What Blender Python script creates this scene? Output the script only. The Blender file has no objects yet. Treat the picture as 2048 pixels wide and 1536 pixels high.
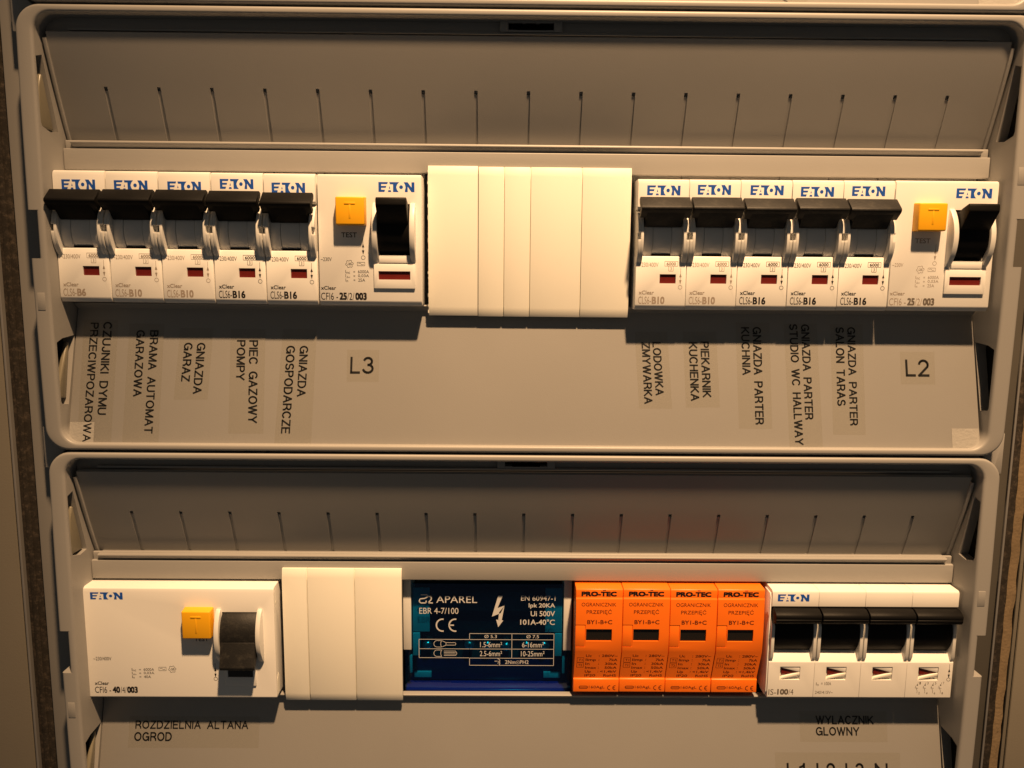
import bpy, bmesh, math, random
from mathutils import Vector, Matrix
random.seed(7)
S = bpy.context.scene
C = S.collection
MM = 0.001
CX = 162.0            # millimetres: x to the right from the opening's left edge, d towards the viewer, z up

KD, KZ = .82, .995     # depth and height calibration of the measured millimetres

def W(x, d, z):
    return Vector(((x - CX) * MM, -d * MM * KD, z * MM * KZ))

# ------------------------------------------------------------------ camera
def make_camera():
    cx, cd, cz, pi, ya, ro = 154.12, 287.95, -33.3, .1417, .0090, .0088
    fw = Vector((math.sin(ya) * math.cos(pi), math.cos(ya) * math.cos(pi), -math.sin(pi)))
    r = Vector((math.cos(ya), -math.sin(ya), 0))
    u = r.cross(fw)
    R = r * math.cos(ro) + u * math.sin(ro)
    U = -r * math.sin(ro) + u * math.cos(ro)
    cam = bpy.data.cameras.new('camera')
    cam.sensor_width = 36.0
    cam.lens = 1600.0 / 2048.0 * 36.0
    cam.clip_start = 0.01
    cam.clip_end = 20.0
    o = bpy.data.objects.new('camera', cam)
    C.objects.link(o)
    m = Matrix(((R.x, U.x, -fw.x), (R.y, U.y, -fw.y), (R.z, U.z, -fw.z))).to_4x4()
    m.translation = Vector(((cx - CX) * MM, -cd * MM, cz * MM))
    o.matrix_world = m
    S.camera = o
make_camera()

# ------------------------------------------------------------------ light
w = bpy.data.worlds.new('World')
S.world = w
w.use_nodes = True
bg = w.node_tree.nodes['Background']
bg.inputs[0].default_value = (1.0, .92, .81, 1)
bg.inputs[1].default_value = 0.056

def make_lamp():
    ld = bpy.data.lights.new('work_lamp', 'SPOT')
    ld.shadow_soft_size = 0.028
    ld.spot_size = math.radians(33)
    ld.spot_blend = 1.0
    ld.energy = 146
    ld.color = (1.0, .62, .32)
    lo = bpy.data.objects.new('work_lamp', ld)
    C.objects.link(lo)
    lo.location = Vector(((322 - CX) * MM, -480 * MM, 947 * MM))
    d = W(205, 0, -75) - lo.location
    lo.rotation_euler = d.to_track_quat('-Z', 'Y').to_euler()
make_lamp()
S.view_settings.view_transform = 'Standard'
S.view_settings.look = 'None'
S.view_settings.exposure = 0.0
S.view_settings.gamma = 1.0

# ------------------------------------------------------------------ materials
def mat(name, col, rough=.45, spec=.5, var=.06, vscale=60, bump=.05, bscale=2600, metal=0.0, speck=None, coat=0.0):
    m = bpy.data.materials.new(name)
    m.use_nodes = True
    nt = m.node_tree
    n, l = nt.nodes, nt.links
    b = n['Principled BSDF']
    b.inputs['Roughness'].default_value = rough
    b.inputs['Specular IOR Level'].default_value = spec
    b.inputs['Metallic'].default_value = metal
    b.inputs['Coat Weight'].default_value = coat
    tc = n.new('ShaderNodeTexCoord')
    no = n.new('ShaderNodeTexNoise')
    no.inputs['Scale'].default_value = vscale
    no.inputs['Detail'].default_value = 5
    l.new(tc.outputs['Object'], no.inputs['Vector'])
    ramp = n.new('ShaderNodeMixRGB')
    ramp.inputs[1].default_value = tuple(c * (1 - var) for c in col) + (1,)
    ramp.inputs[2].default_value = tuple(min(1, c * (1 + var)) for c in col) + (1,)
    l.new(no.outputs['Fac'], ramp.inputs[0])
    last = ramp.outputs[0]
    if speck:
        sc, thr, scol, amt = speck
        n2 = n.new('ShaderNodeTexNoise')
        n2.inputs['Scale'].default_value = sc
        n2.inputs['Detail'].default_value = 6
        n2.inputs['Roughness'].default_value = .8
        l.new(tc.outputs['Object'], n2.inputs['Vector'])
        cr = n.new('ShaderNodeValToRGB')
        cr.color_ramp.elements[0].position = thr
        cr.color_ramp.elements[0].color = (0, 0, 0, 1)
        cr.color_ramp.elements[1].position = min(1, thr + .16)
        cr.color_ramp.elements[1].color = (amt, amt, amt, 1)
        l.new(n2.outputs['Fac'], cr.inputs[0])
        mx = n.new('ShaderNodeMixRGB')
        l.new(cr.outputs[0], mx.inputs[0])
        l.new(last, mx.inputs[1])
        mx.inputs[2].default_value = tuple(scol) + (1,)
        last = mx.outputs[0]
    l.new(last, b.inputs['Base Color'])
    rr = n.new('ShaderNodeMapRange')
    rr.inputs['To Min'].default_value = max(.05, rough - .06)
    rr.inputs['To Max'].default_value = min(1, rough + .08)
    l.new(no.outputs['Fac'], rr.inputs['Value'])
    l.new(rr.outputs[0], b.inputs['Roughness'])
    if bump > 0:
        n3 = n.new('ShaderNodeTexNoise')
        n3.inputs['Scale'].default_value = bscale
        n3.inputs['Detail'].default_value = 2
        l.new(tc.outputs['Object'], n3.inputs['Vector'])
        bp = n.new('ShaderNodeBump')
        bp.inputs['Strength'].default_value = bump
        bp.inputs['Distance'].default_value = .0002
        l.new(n3.outputs['Fac'], bp.inputs['Height'])
        l.new(bp.outputs[0], b.inputs['Normal'])
    return m

M = {}
M['grey'] = mat('grey_cover_plastic', (.30, .292, .28), .46, .55, .05, 25, .14, speck=(620, .66, (.40, .385, .36), .5))
M['frame'] = mat('grey_cabinet_plastic', (.25, .24, .225), .5, .4, .07, 30, .15)
M['framedark'] = mat('dark_cabinet_plastic', (.085, .078, .066), .6, .3, .1, 40, .15)
M['gasket'] = mat('brown_dusty_rubber', (.030, .025, .020), .9, .2, .5, 260, .6, 1500, speck=(480, .50, (.13, .10, .075), .6))
M['strip'] = mat('stained_wood_strip', (.22, .16, .095), .85, .2, .35, 120, .8, 900, speck=(420, .58, (.05, .035, .02), .9))
M['metal'] = mat('zinc_edge', (.30, .29, .28), .45, .5, .1, 60, .05, metal=.4)
M['wall'] = mat('painted_panel', (.20, .18, .145), .6, .3, .12, 20, .2)
M['white'] = mat('device_white_plastic', (.79, .775, .745), .42, .45, .02, 30, .05)
M['blank'] = mat('blanking_white_plastic', (.82, .80, .72), .48, .4, .02, 30, .05, speck=(55, .60, (.74, .71, .62), .5))
M['ear'] = mat('toggle_guard_plastic', (.70, .69, .66), .38, .5, .02, 30, .05)
M['black'] = mat('black_toggle_plastic', (.0050, .0047, .0046), .50, .13, .2, 90, .2, 1800, speck=(1900, .62, (.06, .055, .045), .3))
M['dusty'] = mat('dusty_black_plastic', (.010, .0095, .009), .55, .35, .3, 120, .3, 1800, speck=(260, .50, (.05, .046, .038), .45))
M['drum'] = mat('grey_drum_plastic', (.74, .73, .71), .5, .35, .04, 60, .08)
M['dark'] = mat('void_shade_black', (.006, .0055, .005), .9, .1, .1, 60, 0)  # near-black puts the shade of openings, gaps and the interior into colour
M['red'] = mat('red_indicator', (.12, .009, .006), .4, .4, .15, 300, 0)
M['yellow'] = mat('yellow_test_button', (.86, .42, .008), .42, .45, .02, 60, .03)
M['orange'] = mat('orange_housing', (.90, .175, .008), .38, .45, .03, 50, .05)
M['winblk'] = mat('smoked_window', (.012, .010, .008), .15, .5, .1, 60, 0)
M['blue'] = mat('logo_blue_ink', (.012, .085, .42), .5, .3, .05, 60, 0)
M['ink'] = mat('black_print_ink', (.012, .010, .010), .55, .3, .1, 60, 0)
M['faded'] = mat('faded_print_ink', (.30, .25, .21), .55, .3, .12, 400, 0)
M['halffaded'] = mat('worn_print_ink', (.13, .11, .09), .55, .3, .3, 900, 0)
M['brownink'] = mat('brown_print_ink', (.09, .012, .004), .55, .3, .1, 60, 0)
M['printwhite'] = mat('white_print_ink', (.62, .62, .62), .6, .3, .04, 60, 0)
M['tapeink'] = mat('label_tape_ink', (.010, .010, .010), .35, .5, .1, 60, 0)
M['amber'] = mat('translucent_hinge_piece', (.21, .19, .14), .3, .6, .1, 200, .05)
M['brass'] = mat('nickel_screw_metal', (.85, .83, .75), .30, .5, .05, 60, 0, metal=1.0)
M['pvc'] = mat('cream_inner_rib', (.7, .68, .62), .5, .4, .05, 60, 0)

def tape_mat():
    m = bpy.data.materials.new('clear_label_tape')
    m.use_nodes = True
    n, l = m.node_tree.nodes, m.node_tree.links
    b = n['Principled BSDF']
    b.inputs['Base Color'].default_value = (.30, .29, .25, 1)
    b.inputs['Roughness'].default_value = .22
    t = n.new('ShaderNodeBsdfTransparent')
    t.inputs[0].default_value = (.988, .985, .974, 1)
    mx = n.new('ShaderNodeMixShader')
    mx.inputs[0].default_value = .02
    l.new(t.outputs[0], mx.inputs[1])
    l.new(b.outputs[0], mx.inputs[2])
    l.new(mx.outputs[0], n['Material Output'].inputs[0])
    return m
M['tape'] = tape_mat()
M['sticker'] = mat('frosted_clear_sticker', (.34, .33, .31), .22, .7, .03, 200, .9, 900)

def tint_mat():
    m = bpy.data.materials.new('blue_tinted_clear_plastic')
    m.use_nodes = True
    n, l = m.node_tree.nodes, m.node_tree.links
    n.remove(n['Principled BSDF'])
    t = n.new('ShaderNodeBsdfTransparent')
    t.inputs[0].default_value = (.20, .65, .82, 1)
    g = n.new('ShaderNodeBsdfGlossy')
    g.inputs[0].default_value = (.5, .6, 1, 1)
    g.inputs[1].default_value = .12
    d = n.new('ShaderNodeBsdfDiffuse')
    d.inputs[0].default_value = (.002, .010, .045, 1)
    m1 = n.new('ShaderNodeMixShader')
    m1.inputs[0].default_value = .04
    l.new(t.outputs[0], m1.inputs[1]); l.new(d.outputs[0], m1.inputs[2])
    m2 = n.new('ShaderNodeMixShader')
    m2.inputs[0].default_value = .055
    l.new(m1.outputs[0], m2.inputs[1]); l.new(g.outputs[0], m2.inputs[2])
    l.new(m2.outputs[0], n['Material Output'].inputs[0])
    return m
M['tint'] = tint_mat()
M['innerblue'] = mat('dark_blue_inner_plastic', (.002, .008, .05), .3, .5, .05, 60, 0)
M['foot'] = mat('blue_glow_plastic', (.004, .03, .28), .2, .6, .05, 60, 0)  # brighter blue paints in the glow along the cover's bottom edge

# ------------------------------------------------------------------ mesh helpers (all in millimetres: x, d, z)
def V(x, d, z):
    return (x * MM, -d * MM * KD, z * MM * KZ)

class MB:
    def __init__(s):
        s.bm = bmesh.new()
    def box(s, x0, x1, d0, d1, z0, z1):
        return s.prism_x([(d0, z0), (d1, z0), (d1, z1), (d0, z1)], x0, x1)
    def prism_x(s, poly, x0, x1, t=0.0):
        """profile in (d, z) extruded along x"""
        a = [s.bm.verts.new(V(x0, d, z)) for d, z in poly]
        b = [s.bm.verts.new(V(x1, d, z)) for d, z in poly]
        s._skin(a, b)
        return s
    def prism_d(s, poly, d0, d1):
        a = [s.bm.verts.new(V(x, d0, z)) for x, z in poly]
        b = [s.bm.verts.new(V(x, d1, z)) for x, z in poly]
        s._skin(a, b)
        return s
    def taper(s, r0, d0, r1, d1):
        """rect (x0,x1,z0,z1) at depth d0 to another at d1"""
        a = [s.bm.verts.new(V(x, d0, z)) for x, z in ((r0[0], r0[2]), (r0[1], r0[2]), (r0[1], r0[3]), (r0[0], r0[3]))]
        b = [s.bm.verts.new(V(x, d1, z)) for x, z in ((r1[0], r1[2]), (r1[1], r1[2]), (r1[1], r1[3]), (r1[0], r1[3]))]
        s._skin(a, b)
        return s
    def _skin(s, a, b):
        n = len(a)
        fs = [s.bm.faces.new(a), s.bm.faces.new(b[::-1])]
        for i in range(n):
            j = (i + 1) % n
            fs.append(s.bm.faces.new((a[j], a[i], b[i], b[j])))
        bmesh.ops.recalc_face_normals(s.bm, faces=fs)
    def quad(s, pts):
        s.bm.faces.new([s.bm.verts.new(V(*p)) for p in pts])
        return s
    def cyl_x(s, cd, cz, r, x0, x1, n=28):
        return s.prism_x([(cd + r * math.cos(2 * math.pi * i / n), cz + r * math.sin(2 * math.pi * i / n)) for i in range(n)], x0, x1)
    def cyl_d(s, cx, cz, r, d0, d1, n=20):
        return s.prism_d([(cx + r * math.cos(2 * math.pi * i / n), cz + r * math.sin(2 * math.pi * i / n)) for i in range(n)], d0, d1)
    def loft(s, loops, close=True):
        rings = [[s.bm.verts.new(V(*p)) for p in lp] for lp in loops]
        n = len(rings[0])
        m = len(rings)
        for k in range(m if close else m - 1):
            A, B = rings[k], rings[(k + 1) % m]
            for i in range(n):
                j = (i + 1) % n
                s.bm.faces.new((A[i], A[j], B[j], B[i]))
        bmesh.ops.remove_doubles(s.bm, verts=s.bm.verts[:], dist=1e-7)
        bmesh.ops.recalc_face_normals(s.bm, faces=s.bm.faces[:])
        return s
    def bevel(s, wdt, seg=2, ang=30):
        es = []
        for e in s.bm.edges:
            if len(e.link_faces) == 2 and e.calc_face_angle(0) > math.radians(ang):
                es.append(e)
        bmesh.ops.bevel(s.bm, geom=es, offset=wdt * MM, offset_type='OFFSET', segments=seg, profile=.5, affect='EDGES', clamp_overlap=True)
        return s
    def cut(s, cutter):
        me1 = bpy.data.meshes.new('t1'); s.bm.to_mesh(me1)
        me2 = bpy.data.meshes.new('t2'); cutter.bm.to_mesh(me2)
        o1 = bpy.data.objects.new('t1', me1); o2 = bpy.data.objects.new('t2', me2)
        C.objects.link(o1); C.objects.link(o2)
        md = o1.modifiers.new('b', 'BOOLEAN')
        md.operation = 'DIFFERENCE'; md.solver = 'EXACT'; md.object = o2
        bpy.context.view_layer.update()
        dg = bpy.context.evaluated_depsgraph_get()
        ev = o1.evaluated_get(dg)
        me = bpy.data.meshes.new_from_object(ev)
        s.bm.free(); s.bm = bmesh.new(); s.bm.from_mesh(me)
        bpy.data.objects.remove(o1); bpy.data.objects.remove(o2)
        for x in (me, me1, me2):
            bpy.data.meshes.remove(x)
        return s
    def xform(s, f):
        for v in s.bm.verts:
            x, d, z = v.co.x / MM, -v.co.y / MM / KD, v.co.z / MM / KZ
            v.co = V(*f(x, d, z))
        return s
    def build(s, name, material, parent=None, bevel=0, seg=2, smooth=35, loc=None):
        if bevel:
            s.bevel(bevel, seg)
        me = bpy.data.meshes.new(name)
        s.bm.to_mesh(me); s.bm.free()
        me.materials.append(material)
        if smooth:
            for p in me.polygons:
                p.use_smooth = True
            me.set_sharp_from_angle(angle=math.radians(smooth))
        o = bpy.data.objects.new(name, me)
        C.objects.link(o)
        if parent:
            o.parent = parent
        if loc:
            o.location = W(*loc)
        return o

# ------------------------------------------------------------------ lettering
_tc = {}
def glyphs(text):
    k = text
    if k in _tc:
        return _tc[k]
    cu = bpy.data.curves.new('t', 'FONT')
    cu.body = text
    cu.resolution_u = 3
    o = bpy.data.objects.new('t', cu)
    C.objects.link(o)
    bpy.context.view_layer.update()
    me = bpy.data.meshes.new_from_object(o.evaluated_get(bpy.context.evaluated_depsgraph_get()))
    vs = [(v.co.x, v.co.y) for v in me.vertices]
    fs = [tuple(p.vertices) for p in me.polygons]
    bpy.data.objects.remove(o); bpy.data.curves.remove(cu); bpy.data.meshes.remove(me)
    xs = [a for a, b in vs]; ys = [b for a, b in vs]
    r = (vs, fs, min(xs), max(xs), min(ys), max(ys))
    _tc[k] = r
    return r

def _arc(cx, cy, rx, ry, a0, a1, n=12):
    return [(cx + rx * math.cos(math.radians(a0 + (a1 - a0) * i / n)), cy + ry * math.sin(math.radians(a0 + (a1 - a0) * i / n))) for i in range(n + 1)]
_bowl = _arc(.34, .74, .25, .26, 90, -90)
STROKES = {      # plain sans capitals as centre lines: width, strokes
    'A': (.70, [[(0, 0), (.35, 1), (.70, 0)], [(.12, .34), (.58, .34)]]),
    'B': (.62, [[(0, 0), (0, 1), (.34, 1)] + _arc(.34, .765, .23, .235, 90, -90) + [(0, .53)], [(.34, .53)] + _arc(.36, .265, .26, .265, 90, -90) + [(0, 0)]]),
    'C': (.68, [_arc(.36, .5, .36, .5, 42, 318, 18)]),
    'D': (.66, [[(0, 0), (0, 1), (.28, 1)] + _arc(.28, .5, .38, .5, 90, -90, 16) + [(0, 0)]]),
    'E': (.56, [[(.56, 1), (0, 1), (0, 0), (.56, 0)], [(0, .52), (.5, .52)]]),
    'G': (.74, [_arc(.37, .5, .37, .5, 42, 345, 20), [(.74, 0), (.74, .46), (.42, .46)]]),
    'H': (.64, [[(0, 0), (0, 1)], [(.64, 0), (.64, 1)], [(0, .52), (.64, .52)]]),
    'I': (.02, [[(.01, 0), (.01, 1)]]),
    'J': (.44, [[(.44, 1), (.44, .25)] + _arc(.22, .25, .22, .25, 0, -180)]),
    'K': (.64, [[(0, 0), (0, 1)], [(.60, 1), (0, .36)], [(.20, .57), (.64, 0)]]),
    'L': (.50, [[(0, 1), (0, 0), (.50, 0)]]),
    'M': (.78, [[(0, 0), (0, 1), (.39, .04), (.78, 1), (.78, 0)]]),
    'N': (.64, [[(0, 0), (0, 1), (.64, 0), (.64, 1)]]),
    'O': (.76, [_arc(.38, .5, .38, .5, 0, 360, 24)]),
    'P': (.59, [[(0, 0), (0, 1), (.34, 1)] + _bowl + [(0, .48)]]),
    'R': (.62, [[(0, 0), (0, 1), (.34, 1)] + _bowl + [(0, .48)], [(.36, .48), (.60, .22), (.62, 0)]]),
    'S': (.60, [_arc(.30, .745, .27, .255, 25, 270) + _arc(.30, .255, .30, .235, 90, -160)[1:]]),
    'T': (.62, [[(0, 1), (.62, 1)], [(.31, 1), (.31, 0)]]),
    'U': (.64, [[(0, 1), (0, .30)] + _arc(.32, .30, .32, .30, 180, 360) + [(.64, 1)]]),
    'W': (1.0, [[(0, 1), (.26, 0), (.5, 1), (.74, 0), (1.0, 1)]]),
    'Y': (.66, [[(0, 1), (.33, .44), (.66, 1)], [(.33, .44), (.33, 0)]]),
    'Z': (.60, [[(.02, 1), (.60, 1), (0, 0), (.60, 0)]]),
    '1': (.26, [[(0, .76), (.20, .86), (.26, 1), (.26, 0)]]),
    '2': (.58, [_arc(.29, .72, .27, .28, 170, -35) + [(0, 0), (.58, 0)]]),
    '3': (.58, [_arc(.28, .76, .25, .24, 160, -90) + _arc(.28, .27, .30, .27, 90, -165)[1:]]),
}

class Print:
    """flat print lying a hair above a surface; dfun gives the surface depth at (x, z)"""
    def __init__(s, dfun=lambda x, z: 0.0, lift=.035):
        s.v = []; s.f = []; s.df = dfun; s.lift = lift
    def pt(s, x, z):
        s.v.append(V(x, s.df(x, z) + s.lift, z)); return len(s.v) - 1
    def text(s, t, x0, x1, z0, z1, bold=0.0, rot=False, shear=0.0):
        vs, fs, a, b, c, e = glyphs(t)
        wt = max(0.0, bold * 5.0) * ((x1 - x0) if rot else (z1 - z0)) * .5
        offs = [(0, 0)] if wt <= 0 else [(-wt, -wt), (wt, -wt), (-wt, wt), (wt, wt)]
        x0 += wt; x1 -= wt; z0 += wt; z1 -= wt
        l0 = s.lift
        for k, (ox, oz) in enumerate(offs):      # heavier strokes: shifted layers a few microns apart
            s.lift = l0 + .004 * k
            base = len(s.v)
            for (x, y) in vs:
                u = (x - a) / (b - a); v = (y - c) / (e - c)
                if rot:      # reads downwards, letter tops to the right
                    X = x0 + v * (x1 - x0) + shear * u; Z = z1 - u * (z1 - z0)
                else:
                    X = x0 + u * (x1 - x0); Z = z0 + v * (z1 - z0)
                s.pt(X + ox, Z + oz)
            s.f += [tuple(base + i for i in f) for f in fs]
        s.lift = l0
        return s
    def label(s, t, x0, x1, z0, z1, rot=False, shear=0.0, wt=.135):
        xs, W_ = [], 0.0
        for ch in t:
            xs.append(W_)
            W_ += .36 if ch == ' ' else STROKES[ch][0] + .27
        W_ -= .27
        h = (x1 - x0) if rot else (z1 - z0)
        w = wt * h
        x0 += w / 2; x1 -= w / 2; z0 += w / 2; z1 -= w / 2
        for ch, xo in zip(t, xs):
            if ch == ' ':
                continue
            for st in STROKES[ch][1]:
                p = []
                for (a, v) in st:
                    u = (xo + a) / W_
                    p.append((x0 + v * (x1 - x0) + shear * u, z1 - u * (z1 - z0)) if rot else (x0 + u * (x1 - x0), z0 + v * (z1 - z0)))
                for (ax, az), (bx, bz) in zip(p, p[1:]):
                    L = math.hypot(bx - ax, bz - az)
                    if L < .004:
                        continue
                    e = min(w * .42, w * .18 + L * .1) / L
                    dx, dz = (bx - ax) * e, (bz - az) * e
                    s.line(ax - dx, az - dz, bx + dx, bz + dz, w)
        return s
    def poly(s, pts):
        base = len(s.v)
        for x, z in pts:
            s.pt(x, z)
        s.f.append(tuple(range(base, base + len(pts))))
        return s
    def rect(s, x0, x1, z0, z1):
        return s.poly([(x0, z0), (x1, z0), (x1, z1), (x0, z1)])
    def line(s, x0, z0, x1, z1, w=.12):
        L = math.hypot(x1 - x0, z1 - z0); nx, nz = -(z1 - z0) / L * w / 2, (x1 - x0) / L * w / 2
        return s.poly([(x0 + nx, z0 + nz), (x1 + nx, z1 + nz), (x1 - nx, z1 - nz), (x0 - nx, z0 - nz)])
    def path(s, pts, w=.12):
        for a, b in zip(pts, pts[1:]):
            s.line(a[0], a[1], b[0], b[1], w)
        return s
    def frame(s, x0, x1, z0, z1, w=.12):
        return s.path([(x0, z0), (x1, z0), (x1, z1), (x0, z1), (x0, z0)], w)
    def ring(s, cx, cz, r, w=.12, n=20, a0=0, a1=360, rz=None):
        rz = rz or r
        p = [(cx + r * math.cos(math.radians(a0 + (a1 - a0) * i / n)), cz + rz * math.sin(math.radians(a0 + (a1 - a0) * i / n))) for i in range(n + 1)]
        return s.path(p, w)
    def disc(s, cx, cz, r, n=16):
        return s.poly([(cx + r * math.cos(2 * math.pi * i / n), cz + r * math.sin(2 * math.pi * i / n)) for i in range(n)])
    def build(s, name, material, parent):
        me = bpy.data.meshes.new(name)
        me.from_pydata(s.v, [], s.f)
        me.materials.append(material)
        o = bpy.data.objects.new(name, me)
        C.objects.link(o)
        o.parent = parent
        return o

def logo(parent, x0, x1, z0, z1, lift=.035):
    """blue five-letter wordmark with a dot for its O"""
    p = Print(lift=lift)
    L = 3.45
    def q(pts):
        p.poly([(x0 + a / L * (x1 - x0), z0 + b * (z1 - z0)) for a, b in pts])
    # E: spine, three arms cut on the slant
    q([(0, 0), (.26, 0), (.26, 1), (0, 1)])
    q([(.26, .80), (.84, .80), (.92, 1), (.26, 1)])
    q([(.26, .42), (.70, .42), (.76, .61), (.26, .61)])
    q([(.26, 0), (.56, 0), (.63, .22), (.26, .22)])
    # blue counter pieces of the white A
    q([(.90, 0), (1.22, 0), (1.17, .18), (.95, .18)])
    q([(1.0, .34), (1.13, .34), (1.065, .62)])
    # T with its right side hollowed by the O
    q([(1.04, 1), (1.98, 1), (1.80, .78), (1.10, .78)])
    q([(1.40, .78), (1.80, .78), (1.70, .50), (1.40, .50)])
    q([(1.40, .50), (1.70, .50), (1.78, .20), (1.40, .20)])
    q([(1.40, .20), (1.78, .20), (1.94, 0), (1.40, 0)])
    # dot
    n = 18
    q([(2.17 + .18 * math.cos(2 * math.pi * i / n), .5 + .19 * math.sin(2 * math.pi * i / n)) for i in range(n)])
    # N
    q([(2.52, 0), (2.80, 0), (2.80, 1), (2.42, 1), (2.56, .72), (2.60, .45), (2.54, .2)])
    q([(2.80, 1), (2.80, .56), (3.16, 0), (3.45, 0), (3.17, .46)])
    q([(3.17, .42), (3.17, 1), (3.45, 1), (3.45, 0)])
    return p.build('logo', M['blue'], parent)

# ------------------------------------------------------------------ organisation
def thing(name, label, cat, group=None, at=(0, 0, 0), roll=0.0):
    o = bpy.data.objects.new(name, None)
    o.empty_display_size = .005
    C.objects.link(o)
    o.location = W(*at)
    o.rotation_euler = (0, roll, 0)
    o['label'] = label
    o['category'] = cat
    if group:
        o['group'] = group
    return o

def copy_tree(root, at, label, group=None, roll=0.0):
    r = root.copy(); C.objects.link(r)
    r.location = W(*at); r.rotation_euler = (0, roll, 0); r['label'] = label
    if group:
        r['group'] = group
    def rec(src, dst):
        for ch in list(src.children):
            c = ch.copy(); C.objects.link(c); c.parent = dst
            rec(ch, c)
    rec(root, r)
    return r

def structure(o):
    o['kind'] = 'structure'
    return o

# ------------------------------------------------------------------ cabinet (the setting)
def cabinet():
    m = MB(); m.box(-18.6, -6.0, -24, 0, -300, 90); m.bevel(.5, 2)
    structure(m.build('cabinet_frame', M['frame'], loc=(0, 0, 0)))
    m = MB(); m.box(330.2, 341.9, -24, -1.2, -300, 90)
    structure(m.build('cabinet_frame', M['framedark'], bevel=.4, loc=(0, 0, 0)))
    m = MB(); m.box(-26.2, -18.6, -24, -3.2, -300, 90)
    m.prism_x([(-24, -300), (-2.4, -300), (-2.4, 90), (-24, 90)], -24.6, -22.4)
    structure(m.build('gasket_strip', M['gasket'], bevel=.4, loc=(0, 0, 0)))
    m = MB(); m.box(342.9, 346.4, -24, -2.0, -300, 90)
    structure(m.build('gasket_strip', M['gasket'], bevel=.5, loc=(0, 0, 0)))
    for a, b, d in ((-27.3, -26.4, -1.5), (342.0, 342.8, -.4)):
        m = MB(); m.box(a, b, -24, d, -300, 90)
        structure(m.build('metal_edge', M['metal'], bevel=.2, loc=(0, 0, 0)))
    # rough stained strip with nail pits on the right
    m = MB()
    zs = [90 - i * 4 for i in range(98)]
    lo = []
    for z in zs:
        a = 346.8 + random.uniform(-.25, .25); b = 350.3 + random.uniform(-.35, .35)
        lo.append([(a, -20, z), (a, -3.2, z), ((a + b) / 2, -2.6 + random.uniform(-.2, .2), z), (b, -3.4, z), (b, -20, z)])
    m.loft(lo, close=False)
    structure(m.build('wall_edge_strip', M['strip'], loc=(0, 0, 0)))
    m = MB(); m.box(-140, -28.9, -24, -4, -300, 90)
    structure(m.build('wall_panel', M['wall'], bevel=.5, loc=(0, 0, 0)))
    m = MB(); m.box(351.4, 470, -24, -4, -300, 90); m.box(352.6, 470, -4, -2.6, -300, -134)
    structure(m.build('wall_panel', M['wall'], bevel=.6, loc=(0, 0, 0)))
    m = MB(); m.box(-140, 470, -62, -60, -300, 110)
    m.box(-140, -28, -62, -25, -300, 110); m.box(344, 470, -62, -25, -300, 110)
    m.box(-28, -6, -30, -25, -300, 110); m.box(330, 344, -30, -25, -300, 110)
    structure(m.build('cabinet_back', M['dark'], loc=(0, 0, 0)))
    # curved filler pieces between stacked covers
    def filler(sx, zj):
        m = MB()
        cx = 1.5 if sx < 0 else 322.7
        R = 8.9
        up = [(cx + sx * R * math.cos(math.radians(a)), zj + 8.4 - R * math.sin(math.radians(a))) for a in range(8, 70, 6)]
        dn = [(cx + sx * R * math.cos(math.radians(a)), zj - 8.4 + R * math.sin(math.radians(a))) for a in range(64, 2, -6)]
        edge = -10.9 if sx < 0 else 334.9
        pts = [(edge, zj + 7.5)] + up + [(cx + sx * 2.4, zj)] + dn + [(edge, zj - 7.5)]
        m.prism_d(pts, -2, 7.2)
        return structure(m.build('cabinet_corner_filler', M['grey'], bevel=.2, loc=(0, 0, 0)))
    for zj in (51.8, -98.2):
        filler(-1, zj); filler(1, zj)
cabinet()

# ------------------------------------------------------------------ row covers
ZC = -23.2
def arch(z):
    return 16 - 1.2 * ((z - ZC) / 74.6) ** 2
FL_A, FL_Z0, FL_D0 = math.radians(27.5), 9.6, -4.8          # upper flap: tilt, lower edge
def flap_xf(x, n, s):                                         # (x, height above flap, distance up the slope); the slope eases off upwards
    a = FL_A - s * .0030
    d = FL_D0 + (math.cos(a) - math.cos(FL_A)) / .0030
    z = FL_Z0 + (math.sin(FL_A) - math.sin(a)) / .0030
    return (x, d + n * math.cos(a), z - n * math.sin(a))
PK = .325
def plate_d(z):                                               # label plate surface in a row's own z
    return -1.8 + PK * (-52 - z)

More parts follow.
